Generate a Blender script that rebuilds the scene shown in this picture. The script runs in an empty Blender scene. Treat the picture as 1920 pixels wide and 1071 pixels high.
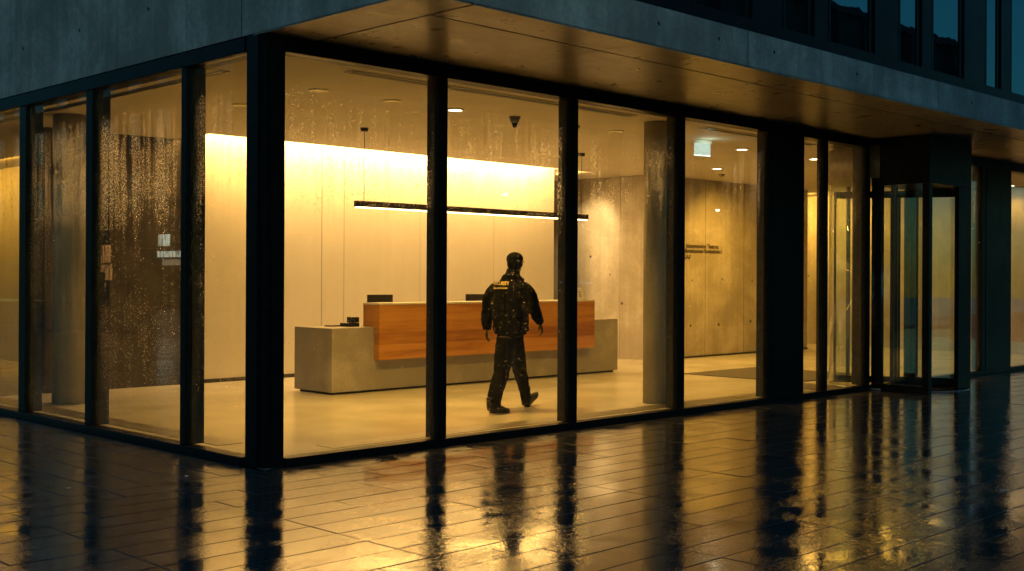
import bpy, bmesh, math, random
from mathutils import Vector, Matrix, noise
from mathutils.bvhtree import BVHTree
R = math.radians
random.seed(7)
scene = bpy.context.scene

# ------------------------------------------------------------------ camera
CAM = Vector((-5.294, -8.099, 1.55))
cam_d = bpy.data.cameras.new("camera")
cam = bpy.data.objects.new("camera", cam_d)
scene.collection.objects.link(cam)
cam_d.sensor_width = 36.0
cam_d.lens = 36.0 * 2209.5 / 1920.0
cam_d.shift_y = -16.4 / 1920.0
cam_d.clip_start = 0.05
cam_d.clip_end = 500.0
fw = Vector((math.sin(R(45.014)), math.cos(R(45.014)), 0.0))
rt = Vector((fw.y, -fw.x, 0.0))
up = Vector((0, 0, 1))
ro = R(0.277)            # the picture is turned a hair clockwise
rt2 = rt * math.cos(ro) + up * math.sin(ro)
up2 = up * math.cos(ro) - rt * math.sin(ro)
M = Matrix((rt2, up2, -fw)).transposed().to_4x4()
M.translation = CAM
cam.matrix_world = M
scene.camera = cam

# ------------------------------------------------------------------ sky: late dusk, overcast blue
world = bpy.data.worlds.new("World")
scene.world = world
world.use_nodes = True
wn = world.node_tree
bg = wn.nodes["Background"]
sky = wn.nodes.new("ShaderNodeTexSky")
sky.sky_type = 'NISHITA'
sky.sun_disc = False
sky.sun_elevation = R(4.0)
sky.sun_rotation = R(200)
sky.air_density = 1.0
sky.dust_density = 0.4
sky.ozone_density = 5.0
tint = wn.nodes.new("ShaderNodeMix")
tint.data_type = 'RGBA'
tint.blend_type = 'MULTIPLY'
tint.inputs[0].default_value = 1.0
wn.links.new(sky.outputs[0], tint.inputs[6])
tint.inputs[7].default_value = (1.95, 2.60, 1.80, 1)
wn.links.new(tint.outputs[2], bg.inputs[0])
bg.inputs[1].default_value = 0.14

sun_d = bpy.data.lights.new("sun", 'SUN')
sun_d.energy = 0.02
sun_d.angle = R(20)
sun_d.color = (0.55, 0.8, 1.0)
sun = bpy.data.objects.new("sun", sun_d)
sun.rotation_euler = (R(50), 0, R(-20))
scene.collection.objects.link(sun)

scene.view_settings.view_transform = 'Standard'
scene.view_settings.look = 'None'
scene.view_settings.exposure = 0.0
scene.view_settings.gamma = 1.0
cy = scene.cycles
cy.use_denoising = True
try:
    cy.denoiser = 'OPENIMAGEDENOISE'
    cy.denoising_input_passes = 'RGB_ALBEDO_NORMAL'
except Exception:
    pass
cy.max_bounces = 10
cy.diffuse_bounces = 5
cy.glossy_bounces = 4
cy.transmission_bounces = 6
cy.transparent_max_bounces = 16
cy.sample_clamp_indirect = 6.0
cy.caustics_reflective = False
cy.caustics_refractive = False
cy.blur_glossy = 0.6

WARM = (1.0, 0.50, 0.075)
WARMW = (1.0, 0.53, 0.085)

# ------------------------------------------------------------------ materials
def mat(name):
    m = bpy.data.materials.new(name)
    m.use_nodes = True
    nt = m.node_tree
    nt.nodes.clear()
    out = nt.nodes.new("ShaderNodeOutputMaterial")
    return m, nt, out

class N:
    """small node helper"""
    def __init__(s, nt): s.nt = nt
    def new(s, t, **kw):
        n = s.nt.nodes.new("ShaderNode" + t)
        for k, v in kw.items(): setattr(n, k, v)
        return n
    def link(s, a, b): s.nt.links.new(a, b)
    def math(s, op, a, b=None, c=None):
        n = s.new("Math", operation=op)
        for i, v in enumerate((a, b, c)):
            if v is None: continue
            if isinstance(v, (int, float)): n.inputs[i].default_value = v
            else: s.link(v, n.inputs[i])
        return n.outputs[0]
    def vmath(s, op, a, b=None):
        n = s.new("VectorMath", operation=op)
        for i, v in enumerate((a, b)):
            if v is None: continue
            if isinstance(v, (tuple, list)): n.inputs[i].default_value = v
            else: s.link(v, n.inputs[i])
        return n.outputs[0] if op not in ('DOT_PRODUCT', 'LENGTH', 'DISTANCE') else n.outputs[1]
    def pos(s): return s.new("NewGeometry").outputs["Position"]
    def noise(s, vec, scale, detail=4, rough=.55, dist=0.0):
        n = s.new("TexNoise")
        s.link(vec, n.inputs["Vector"])
        n.inputs["Scale"].default_value = scale
        n.inputs["Detail"].default_value = detail
        n.inputs["Roughness"].default_value = rough
        n.inputs["Distortion"].default_value = dist
        return n.outputs[0]
    def ramp(s, fac, stops):
        n = s.new("ValToRGB")
        s.link(fac, n.inputs[0])
        e = n.color_ramp.elements
        while len(e) < len(stops): e.new(0.5)
        for el, (p, c) in zip(e, stops):
            el.position = p
            el.color = c if len(c) == 4 else (*c, 1)
        return n.outputs[0]
    def rng(s, v, a, b, c=0., d=1., smooth=True):
        n = s.new("MapRange", interpolation_type='SMOOTHSTEP' if smooth else 'LINEAR')
        s.link(v, n.inputs[0])
        for i, x in zip((1, 2, 3, 4), (a, b, c, d)): n.inputs[i].default_value = x
        return n.outputs[0]
    def mix(s, f, a, b, blend='MIX'):
        n = s.new("Mix", data_type='RGBA', blend_type=blend)
        if isinstance(f, (int, float)): n.inputs[0].default_value = f
        else: s.link(f, n.inputs[0])
        for i, v in ((6, a), (7, b)):
            if isinstance(v, (tuple, list)): n.inputs[i].default_value = v if len(v) == 4 else (*v, 1)
            else: s.link(v, n.inputs[i])
        return n.outputs[2]
    def bump(s, h, strength=.2, dist=.01):
        n = s.new("Bump")
        n.inputs["Strength"].default_value = strength
        n.inputs["Distance"].default_value = dist
        s.link(h, n.inputs["Height"])
        return n.outputs[0]
    def bsdf(s, out, color=None, rough=.5, metal=0., spec=.5, normal=None, coat=None, coat_rough=.1):
        b = s.new("BsdfPrincipled")
        def setv(k, v):
            if v is None: return
            if isinstance(v, (int, float)): b.inputs[k].default_value = v
            elif isinstance(v, (tuple, list)): b.inputs[k].default_value = v if len(v) == 4 else (*v, 1)
            else: s.link(v, b.inputs[k])
        setv("Base Color", color); setv("Roughness", rough); setv("Metallic", metal)
        setv("Specular IOR Level", spec)
        if coat is not None:
            setv("Coat Weight", coat); setv("Coat Roughness", coat_rough)
        if normal is not None: s.link(normal, b.inputs["Normal"])
        s.link(b.outputs[0], out.inputs[0])
        return b

def simple(name, color, rough=.5, metal=0., spec=.5, grain=0.12, gscale=30, bump=0.0):
    m, nt, out = mat(name); n = N(nt)
    p = n.pos()
    f = n.noise(p, gscale, 5)
    c = n.mix(n.rng(f, .3, .7), tuple(x * (1 - grain) for x in color), tuple(min(1, x * (1 + grain)) for x in color))
    r = n.math('ADD', n.math('MULTIPLY', n.noise(p, gscale * .3, 3), .16), rough - .08)
    n.bsdf(out, c, r, metal, spec, n.bump(f, bump, .004) if bump else None)
    return m

def emis(name, color, strength):
    m, nt, out = mat(name); n = N(nt)
    e = n.new("Emission"); e.inputs[0].default_value = (*color, 1); e.inputs[1].default_value = strength
    n.link(e.outputs[0], out.inputs[0])
    return m

def concrete(name, base, dark, axis='X', rough=.6, spec=.3, seams=(), holes=(), streak=.5, boards=0.0, mottled=1.0, bumpy=.25):
    """cast concrete: clouds, vertical rain streaks, thin form seams and tie holes at given (u, z) places"""
    m, nt, out = mat(name); n = N(nt)
    p = n.pos()
    sep = n.new("SeparateXYZ"); n.link(p, sep.inputs[0])
    u = sep.outputs[0 if axis == 'X' else 1]; z = sep.outputs[2]
    if axis == 'H': u = sep.outputs[0]; z = sep.outputs[1]
    cloud = n.noise(p, 1.3, 6, .62, .4)
    fine = n.noise(p, 22, 6, .6)
    mapn = n.new("Mapping"); n.link(p, mapn.inputs[0]); mapn.inputs["Scale"].default_value = (7, 7, .35) if axis != 'H' else (2.2, 9, 4)
    st = n.noise(mapn.outputs[0], 1.0, 5, .65)
    f = n.math('ADD', n.math('MULTIPLY', cloud, .55 * mottled), n.math('ADD', n.math('MULTIPLY', st, .45 * streak), n.math('MULTIPLY', fine, .18)))
    f = n.rng(f, .30 * mottled + .12 * streak + .02, .44 * mottled + .34 * streak + .14)
    c = n.mix(f, dark, base)
    # pores
    v = n.new("TexVoronoi"); v.inputs["Scale"].default_value = 26; n.link(p, v.inputs["Vector"])
    pore = n.rng(v.outputs["Distance"], .05, .13, 1, 0)
    pore = n.math('MULTIPLY', pore, n.rng(n.noise(p, 3.1, 2), .5, .68))
    c = n.mix(n.math('MULTIPLY', pore, .6), c, tuple(x * .35 for x in dark))
    line = None
    for s in seams:                 # seams along u at given positions: (position, half width, strength)
        d = n.math('ABSOLUTE', n.math('SUBTRACT', u, s[0]))
        k = n.math('MULTIPLY', n.rng(d, s[1] * .5, s[1], 1, 0), s[2])
        line = k if line is None else n.math('MAXIMUM', line, k)
    for (hu, hz, hr) in holes:
        a = n.math('SUBTRACT', u, hu); b = n.math('SUBTRACT', z, hz)
        d = n.math('SQRT', n.math('ADD', n.math('MULTIPLY', a, a), n.math('MULTIPLY', b, b)))
        k = n.rng(d, hr * .75, hr, 1, 0)
        line = k if line is None else n.math('MAXIMUM', line, k)
    h = n.math('ADD', n.math('MULTIPLY', cloud, .5), n.math('MULTIPLY', fine, .5))
    if line is not None:
        c = n.mix(n.math('MULTIPLY', line, .9), c, tuple(x * .10 for x in dark))
        h = n.math('SUBTRACT', h, n.math('MULTIPLY', line, 1.5))
    r = n.math('ADD', n.math('MULTIPLY', n.noise(p, 5, 4), .3), rough - .15)
    n.bsdf(out, c, r, 0, spec, n.bump(h, bumpy, .006))
    return m

# --- steel frames
M_steel = simple("dark_steel", (.006, .0065, .007), .42, .0, .08, .3, 9)
M_steel2 = simple("dark_steel_inner", (.026, .025, .022), .5, .0, .35, .35, 14)
M_black = simple("black_plastic", (.012, .012, .013), .35, 0, .5)
M_white = simple("white_paint", (.72, .70, .66), .5, 0, .4, .04)
M_grey = simple("grey_plastic", (.20, .19, .17), .5, 0, .4)

# --- glass with rain on its outer face
def glass_material(name, rain, seed=0.0, normal_axis='Y', tint=(.93, .95, .92)):
    m, nt, out = mat(name); n = N(nt)
    tr = n.new("BsdfTransparent"); tr.inputs[0].default_value = (*tint, 1)
    gl = n.new("BsdfGlossy"); gl.inputs["Roughness"].default_value = 0.0
    gl.inputs[0].default_value = (.9, .95, 1, 1)
    g0 = n.new("NewGeometry")
    ca = n.math('ABSOLUTE', n.vmath('DOT_PRODUCT', g0.outputs["Incoming"], g0.outputs["True Normal"]))
    fres = n.math('ADD', n.math('MULTIPLY', n.math('POWER', n.math('SUBTRACT', 1.0, ca), 5.0), .96), .04)
    mx = n.new("MixShader")
    n.link(fres, mx.inputs[0]); n.link(tr.outputs[0], mx.inputs[1]); n.link(gl.outputs[0], mx.inputs[2])
    last = mx.outputs[0]
    if rain > 0:
        p = n.pos()
        flat = (1, 0, 1) if normal_axis == 'Y' else (0, 1, 1)
        nrm = n.new("NewGeometry").outputs["True Normal"]
        q = n.vmath('ADD', n.vmath('MULTIPLY', p, flat), (seed, seed * 1.7, 0))
        mp = n.new("Mapping"); n.link(q, mp.inputs[0]); mp.inputs["Scale"].default_value = (13, 13, .6)
        runs = n.noise(mp.outputs[0], 1.0, 5, .62)
        clump = n.noise(q, 1.15, 3, .5)
        zz = n.new("SeparateXYZ"); n.link(p, zz.inputs[0])
        hz = n.math('MULTIPLY', n.rng(zz.outputs[2], 3.15, 2.75, 0, 1), n.rng(zz.outputs[2], 1.9, 2.6, .22, 5.0))
        dens = n.math('ADD', n.math('MULTIPLY', runs, .72), n.math('MULTIPLY', clump, .5))
        dens = n.math('MULTIPLY', n.rng(dens, .54, .76), hz)
        fogn = n.math('MULTIPLY', n.rng(n.math('ADD', n.math('MULTIPLY', runs, .7), n.math('MULTIPLY', clump, .3)), .38, .66), .014)
        tl = n.new("BsdfTranslucent"); tl.inputs[0].default_value = (.9, .9, .88, 1)
        fs = n.new("MixShader"); n.link(fogn, fs.inputs[0]); n.link(last, fs.inputs[1]); n.link(tl.outputs[0], fs.inputs[2])
        shader = fs.outputs[0]
        for scale, rad, amt, off in ((92, .40, .20, 0.0), (140, .45, .34, 3.3), (60, .24, .05, 9.1)):
            vm = n.new("Mapping"); n.link(q, vm.inputs[0])
            vm.inputs["Scale"].default_value = (1, 1, .78); vm.inputs["Location"].default_value = (off, off, off)
            v = n.new("TexVoronoi"); v.inputs["Scale"].default_value = scale; v.inputs["Randomness"].default_value = 1.0
            n.link(vm.outputs[0], v.inputs["Vector"])
            dv = n.vmath('MULTIPLY', n.vmath('SUBTRACT', vm.outputs[0], v.outputs["Position"]), flat)
            rnd = n.new("SeparateColor"); n.link(v.outputs["Color"], rnd.inputs[0])
            dist = v.outputs["Distance"]
            r_ = n.math('MULTIPLY', n.math('ADD', n.math('MULTIPLY', rnd.outputs[1], .6), .4), rad)
            inside = n.math('LESS_THAN', dist, r_)
            keep = n.math('LESS_THAN', rnd.outputs[0], n.math('MULTIPLY', dens, amt * rain))
            mask = n.math('MULTIPLY', inside, keep)
            nn = n.new("VectorMath", operation='SCALE'); n.link(dv, nn.inputs[0]); nn.inputs[3].default_value = scale * 2.2
            nv = n.vmath('NORMALIZE', n.vmath('ADD', nrm, nn.outputs[0]))
            rf = n.new("BsdfRefraction"); rf.inputs["IOR"].default_value = 1.62; rf.inputs["Roughness"].default_value = .02
            rf.inputs[0].default_value = (.95, .95, .93, 1)
            n.link(nv, rf.inputs["Normal"])
            g2 = n.new("BsdfGlossy"); g2.inputs["Roughness"].default_value = .04; n.link(nv, g2.inputs["Normal"])
            f2 = n.new("Fresnel"); f2.inputs[0].default_value = 1.4; n.link(nv, f2.inputs["Normal"])
            dm = n.new("MixShader"); n.link(f2.outputs[0], dm.inputs[0]); n.link(rf.outputs[0], dm.inputs[1]); n.link(g2.outputs[0], dm.inputs[2])
            s2 = n.new("MixShader"); n.link(mask, s2.inputs[0]); n.link(shader, s2.inputs[1]); n.link(dm.outputs[0], s2.inputs[2])
            shader = s2.outputs[0]
        last = shader
    n.link(last, out.inputs[0])
    return m

M_glass = glass_material("clear_glass", 0)
M_rainR = glass_material("rainy_glass", .8, 0.0, 'Y')
M_rainL = glass_material("rainy_glass_side", 1.5, 4.0, 'X', (.89, .88, .74))
M_winglass, nt, out = mat("office_glass")
n = N(nt)
_d = n.new("BsdfDiffuse"); _d.inputs[0].default_value = (.004, .006, .007, 1)
_g = n.new("BsdfGlossy"); _g.inputs[0].default_value = (.22, .40, .44, 1); _g.inputs["Roughness"].default_value = .012
_p = n.pos(); n.link(n.bump(n.noise(_p, 1.7, 2), .03, .05), _g.inputs["Normal"])
_m = n.new("MixShader"); _m.inputs[0].default_value = .42
n.link(_d.outputs[0], _m.inputs[1]); n.link(_g.outputs[0], _m.inputs[2]); n.link(_m.outputs[0], out.inputs[0])

# --- concretes and walls
M_fasciaL = concrete("fascia_concrete_side", (.58, .58, .55), (.20, .20, .19), 'Y', .8, .15,
                     seams=((.282, .010, .9), (1.16, .008, .35), (2.45, .008, .35), (3.78, .008, .3)),
                     holes=((1.845, 3.975, .022), (3.245, 3.982, .022), (4.604, 3.984, .022)))
M_fasciaR = concrete("fascia_concrete", (.58, .58, .55), (.21, .21, .20), 'X', .8, .15,
                     seams=((3.911, .009, .8), (7.811, .009, .8), (11.7, .009, .8)),
                     holes=((2.585, 3.688, .021), (3.455, 3.686, .021), (4.357, 3.691, .021), (5.925, 3.68, .021), (8.7, 3.68, .021)))
M_soffit = concrete("soffit_concrete", (.42, .385, .34), (.16, .14, .115), 'H', .32, .55,
                    seams=((2.35, .014, .8), (4.75, .014, .8), (7.15, .014, .8), (9.55, .014, .8), (12.0, .014, .8)), streak=.8, bumpy=.10)
M_feature = concrete("feature_wall_plaster", (.66, .62, .54), (.60, .56, .48), 'X', .75, .12,
                     seams=((5.61, .012, .6), (6.04, .010, .5), (7.62, .009, .3), (4.35, .009, .2), (9.35, .010, .35)), streak=.7, bumpy=.12)
M_wallA = concrete("board_concrete", (.60, .55, .47), (.34, .30, .24), 'Y', .7, .15,
                   seams=((6.35, .012, .35), (7.9, .012, .4), (9.2, .012, .35)),
                   holes=((6.3, 1.05, .03), (7.1, 1.95, .03), (7.5, 2.55, .028), (8.5, 2.5, .028), (6.6, 1.6, .02)))
M_wallB = concrete("board_concrete_front", (.55, .49, .41), (.28, .24, .18), 'X', .7, .15,
                   seams=((13.72, .016, .5), (15.05, .016, .5), (16.3, .014, .4)),
                   holes=((13.25, .62, .03), (14.18, .62, .035), (15.3, .66, .035), (13.3, 1.5, .02), (14.3, 1.52, .024), (15.35, 1.5, .024)))
M_column = concrete("round_column_concrete", (.42, .40, .35), (.27, .25, .21), 'X', .6, .2, streak=.9)
M_deskconc = concrete("desk_concrete", (.48, .435, .37), (.27, .24, .20), 'X', .55, .25, streak=.2, mottled=1.2)
M_ceiling = concrete("ceiling_plaster", (.56, .52, .45), (.50, .46, .39), 'H', .7, .1, streak=.4, bumpy=.03)
M_darkwall = simple("bronze_panel", (.05, .042, .034), .42, .0, .4, .3, 3)
M_sidewall = concrete("side_wall_plaster", (.60, .57, .46), (.48, .45, .34), 'Y', .7, .12, streak=1.0)

# --- lobby floor: polished cement
M_floor, nt, out = mat("polished_floor"); n = N(nt)
p = n.pos()
cl = n.noise(p, .8, 6, .62, .5); fi = n.noise(p, 38, 4)
c = n.mix(n.rng(n.math('ADD', n.math('MULTIPLY', cl, .8), n.math('MULTIPLY', fi, .2)), .30, .70), (.50, .46, .385), (.57, .53, .45))
r = n.rng(n.noise(p, 1.1, 3, .5), .3, .7, .15, .24)
n.bsdf(out, c, r, 0, .7)

# --- wet paving slabs
M_pave, nt, out = mat("wet_paving"); n = N(nt)
g = n.new("NewGeometry"); p = g.outputs["Position"]; isl = g.outputs["Random Per Island"]
big = n.noise(p, .9, 5, .6, .6); fi = n.noise(p, 55, 5, .65); mid = n.noise(p, 7, 4, .6)
c = n.mix(n.rng(fi, .3, .7), (.035, .034, .031), (.085, .080, .070))
c = n.mix(n.math('MULTIPLY', isl, .55), c, (.030, .030, .029))
puddle = n.rng(n.math('ADD', n.math('MULTIPLY', big, .75), n.math('MULTIPLY', isl, .18)), .38, .60)
sep = n.new('SeparateXYZ'); n.link(p, sep.inputs[0])
edge = n.math('MULTIPLY', n.rng(sep.outputs[1], -1.0, -.25, 0, 1), n.rng(n.noise(p, 3.5, 5, .65, .5), .42, .56))
rough = n.math('ADD', n.math('MULTIPLY', puddle, .05), n.math('ADD', n.math('MULTIPLY', mid, .03), .005))
rough = n.math('ADD', rough, n.math('MULTIPLY', edge, .16))
mp = n.new("Mapping"); n.link(p, mp.inputs[0]); mp.inputs["Rotation"].default_value = (0, 0, R(45)); mp.inputs["Scale"].default_value = (1.0, 2.0, 1)
rip = n.noise(mp.outputs[0], 24, 3, .6, 1.4)
slow = n.noise(p, 2.6, 3, .5)
h = n.math('ADD', n.math('MULTIPLY', rip, n.rng(slow, .38, .62, 1.25, .30)), n.math('MULTIPLY', slow, .25))
bs = n.bsdf(out, c, rough, 0, .6, n.bump(h, .20, .005), coat=.62, coat_rough=.03)
bs.inputs["IOR"].default_value = 1.65
bs.inputs["Coat IOR"].default_value = 1.6
n.link(n.bump(h, .20, .005), bs.inputs["Coat Normal"])
n.link(rough, bs.inputs["Coat Roughness"])
M_bed = simple("wet_joint_bed", (.012, .012, .012), .5, 0, .3, .4, 40)
M_gutter = simple("wet_gutter", (.05, .055, .055), .16, 0, .8, .4, 25, .4)
M_road = simple("wet_asphalt", (.035, .036, .038), .25, 0, .7, .3, 20, .3)

# --- wood
M_wood, nt, out = mat("orange_wood"); n = N(nt)
p = n.pos()
mp = n.new("Mapping"); n.link(p, mp.inputs[0]); mp.inputs["Scale"].default_value = (.55, 2.0, 7.5)
w = n.noise(mp.outputs[0], 1.0, 6, .6, .5)
mp2 = n.new("Mapping"); n.link(p, mp2.inputs[0]); mp2.inputs["Scale"].default_value = (3, 10, 90)
w2 = n.noise(mp2.outputs[0], 1.0, 4, .6)
sep = n.new("SeparateXYZ"); n.link(p, sep.inputs[0])
board = n.math('FLOOR', n.math('MULTIPLY', sep.outputs[2], 1 / .158))
wn1 = n.new("TexWhiteNoise", noise_dimensions='1D'); n.link(board, wn1.inputs["W"])
f = n.math('ADD', n.math('ADD', n.math('MULTIPLY', w, .55), n.math('MULTIPLY', w2, .22)), n.math('MULTIPLY', wn1.outputs[0], .16))
c = n.ramp(n.rng(f, .30, .68), [(0, (.25, .090, .018)), (.5, (.44, .185, .038)), (1, (.56, .26, .06))])
n.bsdf(out, c, n.math('ADD', n.math('MULTIPLY', w2, .1), .32), 0, .4, n.bump(w2, .08, .002))

M_glow = emis("warm_diffuser", (1, .72, .35), 10.0)
M_cove = emis("cove_strip", WARMW, 4.0)
M_spotdisc = emis("downlight_lens", (1, .80, .52), 22.0)
M_spotoff = emis("downlight_lens_dim", WARM, .55)
M_mat = simple("entrance_matting", (.10, .088, .070), .85, 0, .1, .35, 90, .3)
M_grille = simple("floor_grille_metal", (.16, .14, .11), .4, .6, .5, .3, 60)
M_cloth = simple("black_uniform", (.0045, .0048, .005), .9, 0, .06, .4, 25, .3)
M_cloth2 = simple("black_trousers", (.004, .004, .0048), .9, 0, .05, .4, 25, .3)
M_boot = simple("black_boot_leather", (.010, .009, .008), .5, 0, .3)
M_skin = simple("skin", (.028, .016, .011), .55, 0, .35, .1)
M_patch = emis("reflective_lettering", (.9, .62, .22), .14)
M_patch2 = simple("reflective_gold", (.55, .42, .17), .45, .3, .5, .1)
M_leaf = simple("plant_leaf", (.035, .07, .02), .5, 0, .4, .4, 18)
M_pot = simple("stone_planter", (.34, .30, .24), .7, 0, .3)

# ------------------------------------------------------------------ mesh helpers
col = scene.collection
class MB:
    def __init__(s): s.bm = bmesh.new()
    def box(s, x0, y0, z0, x1, y1, z1, bev=0.0, mi=0):
        x0, x1 = min(x0, x1), max(x0, x1); y0, y1 = min(y0, y1), max(y0, y1); z0, z1 = min(z0, z1), max(z0, z1)
        v = [s.bm.verts.new(c) for c in ((x0, y0, z0), (x1, y0, z0), (x1, y1, z0), (x0, y1, z0), (x0, y0, z1), (x1, y0, z1), (x1, y1, z1), (x0, y1, z1))]
        fs = [s.bm.faces.new([v[i] for i in q]) for q in ((3, 2, 1, 0), (4, 5, 6, 7), (0, 1, 5, 4), (1, 2, 6, 5), (2, 3, 7, 6), (3, 0, 4, 7))]
        for f in fs: f.material_index = mi
        if bev:
            es = list({e for f in fs for e in f.edges})
            bmesh.ops.bevel(s.bm, geom=es, offset=bev, segments=2, affect='EDGES', profile=.6)
        return fs
    def cyl(s, cx, cy, z0, z1, r, seg=32, r2=None, mi=0):
        r2 = r if r2 is None else r2
        a = [s.bm.verts.new((cx + r * math.cos(2 * math.pi * i / seg), cy + r * math.sin(2 * math.pi * i / seg), z0)) for i in range(seg)]
        b = [s.bm.verts.new((cx + r2 * math.cos(2 * math.pi * i / seg), cy + r2 * math.sin(2 * math.pi * i / seg), z1)) for i in range(seg)]
        for i in range(seg):
            f = s.bm.faces.new((a[i], a[(i + 1) % seg], b[(i + 1) % seg], b[i])); f.smooth = True; f.material_index = mi
        f = s.bm.faces.new(list(reversed(a))); f.material_index = mi
        f = s.bm.faces.new(b); f.material_index = mi
    def ring(s, cx, cy, z0, z1, ro_, ri, seg=40, a0=0., a1=2 * math.pi):
        full = abs(a1 - a0 - 2 * math.pi) < 1e-6
        k = seg if full else seg + 1
        rows = []
        for i in range(k):
            t = a0 + (a1 - a0) * i / seg
            rows.append([s.bm.verts.new((cx + q * math.cos(t), cy + q * math.sin(t), z)) for q, z in ((ri, z0), (ro_, z0), (ro_, z1), (ri, z1))])
        for i in range(seg):
            A, B = rows[i], rows[(i + 1) % k]
            for j in range(4):
                f = s.bm.faces.new((A[j], B[j], B[(j + 1) % 4], A[(j + 1) % 4])); f.smooth = j in (1, 3)
        if not full:
            s.bm.faces.new(list(reversed(rows[0]))); s.bm.faces.new(rows[-1])
    def tube(s, pts, radii, seg=12, mi=0, ell=None):
        """loft of ellipses along pts; radii floats or (a, b); ell = axis of the first radius"""
        pts = [Vector(q) for q in pts]; rings = []
        for i, q in enumerate(pts):
            d = (pts[min(i + 1, len(pts) - 1)] - pts[max(i - 1, 0)]).normalized()
            ax = (pts[-1] - pts[0]).normalized()
            ref = Vector(ell) if ell is not None else (Vector((0, 0, 1)) if abs(ax.z) < .7 else Vector((.94, .34, 0)))
            a = (ref - d * ref.dot(d)).normalized(); b = d.cross(a)
            ra, rb = radii[i] if isinstance(radii[i], (tuple, list)) else (radii[i], radii[i])
            rings.append([s.bm.verts.new(q + a * ra * math.cos(2 * math.pi * k / seg) + b * rb * math.sin(2 * math.pi * k / seg)) for k in range(seg)])
        for A, B in zip(rings, rings[1:]):
            for k in range(seg):
                f = s.bm.faces.new((A[k], A[(k + 1) % seg], B[(k + 1) % seg], B[k])); f.smooth = True; f.material_index = mi
        f = s.bm.faces.new(list(reversed(rings[0]))); f.material_index = mi
        f = s.bm.faces.new(rings[-1]); f.material_index = mi
    def sphere(s, c, rad, seg=16):
        r = bmesh.ops.create_uvsphere(s.bm, u_segments=seg, v_segments=seg // 2 + 2, radius=1)
        for v in r['verts']: v.co = Vector(c) + Vector((v.co.x * rad[0], v.co.y * rad[1], v.co.z * rad[2]))
        for v in r['verts']:
            for f in v.link_faces: f.smooth = True
    def build(s, name, mats, parent=None, origin=None):
        bmesh.ops.recalc_face_normals(s.bm, faces=s.bm.faces)
        me = bpy.data.meshes.new(name); 
        if origin is not None:
            bmesh.ops.translate(s.bm, vec=-Vector(origin), verts=s.bm.verts)
        s.bm.to_mesh(me); s.bm.free()
        for m_ in (mats if isinstance(mats, (list, tuple)) else [mats]): me.materials.append(m_)
        o = bpy.data.objects.new(name, me); col.objects.link(o)
        if origin is not None: o.location = origin
        if parent is not None:
            o.parent = parent
            o.location = Vector(o.location) - world_loc(parent)
        return o
def world_loc(o):
    v = Vector(o.location)
    while o.parent: o = o.parent; v += Vector(o.location)
    return v
def tag(o, label=None, cat=None, group=None, kind=None):
    for k, v in (('label', label), ('category', cat), ('group', group), ('kind', kind)):
        if v: o[k] = v
    return o
def empty(name, loc, label, cat, group=None):
    o = bpy.data.objects.new(name, None); col.objects.link(o); o.location = loc; o.empty_display_size = .1
    return tag(o, label, cat, group)
def copy_tree(o, loc, label=None):
    c = o.copy(); col.objects.link(c); c.location = loc
    if label: c['label'] = label
    for ch in o.children:
        d = ch.copy(); col.objects.link(d); d.parent = c
        for g_ in ch.children:
            e = g_.copy(); col.objects.link(e); e.parent = d
    return c

def area(name, loc, size, size_y, energy, color, rot, spread=180):
    d = bpy.data.lights.new(name, 'AREA'); d.shape = 'RECTANGLE'; d.size = size; d.size_y = size_y
    d.energy = energy; d.color = color; d.spread = R(spread)
    o = bpy.data.objects.new(name, d); o.location = loc; o.rotation_euler = rot; col.objects.link(o); return o
def spot(name, loc, energy, color, target, angle=80, blend=.8, radius=.05):
    d = bpy.data.lights.new(name, 'SPOT'); d.energy = energy; d.color = color
    d.spot_size = R(angle); d.spot_blend = blend; d.shadow_soft_size = radius
    o = bpy.data.objects.new(name, d); o.location = loc
    o.rotation_euler = (Vector(target) - Vector(loc)).to_track_quat('-Z', 'Y').to_euler()
    col.objects.link(o); return o

ZG0, ZG1, ZS, ZC = .07, 3.365, 3.49, 3.47

# ------------------------------------------------------------------ ground: wet slabs, bed, gutter
def slab(b, x0, y0, x1, y1, rnd):
    g_ = .0035
    x0 += g_; y0 += g_; x1 -= g_; y1 -= g_
    tx, ty = rnd.gauss(0, .0016), rnd.gauss(0, .0016); dz = rnd.uniform(-.0006, .0006)
    cx, cy_ = (x0 + x1) / 2, (y0 + y1) / 2
    def zz(x, y): return max(-.004, min(.004, dz + tx * (x - cx) + ty * (y - cy_)))
    e = .0025
    top = [b.bm.verts.new((x, y, zz(x, y))) for x, y in ((x0 + e, y0 + e), (x1 - e, y0 + e), (x1 - e, y1 - e), (x0 + e, y1 - e))]
    low = [b.bm.verts.new((x, y, zz(x, y) - .0025)) for x, y in ((x0, y0), (x1, y0), (x1, y1), (x0, y1))]
    bot = [b.bm.verts.new((x, y, -.03)) for x, y in ((x0, y0), (x1, y0), (x1, y1), (x0, y1))]
    b.bm.faces.new(top)
    for i in range(4):
        j = (i + 1) % 4
        b.bm.faces.new((low[i], low[j], top[j], top[i])).material_index = 1; b.bm.faces.new((bot[i], bot[j], low[j], low[i])).material_index = 1
rnd = random.Random(3)
pv = MB()
y = -.11
k = 0
while y > -13.5:
    hgt = .28
    x = -6.6 + (.15 - -6.6) % 1.165 - 1.165
    if rnd.random() < .30: x += rnd.choice((.35, .6, .8))
    while x < 24:
        w_ = 1.165
        slab(pv, x, y - hgt, x + w_, y, rnd)
        x += w_
    y -= hgt; k += 1
x = -.12
while x > -9:
    y = -.11
    if rnd.random() < .35: y += rnd.uniform(.2, .8)
    if y > -.11: slab(pv, x - .31, -.11, x, y, rnd)
    while y < 22:
        slab(pv, x - .31, y, x, y + 1.165, rnd); y += 1.165
    x -= .31
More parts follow.
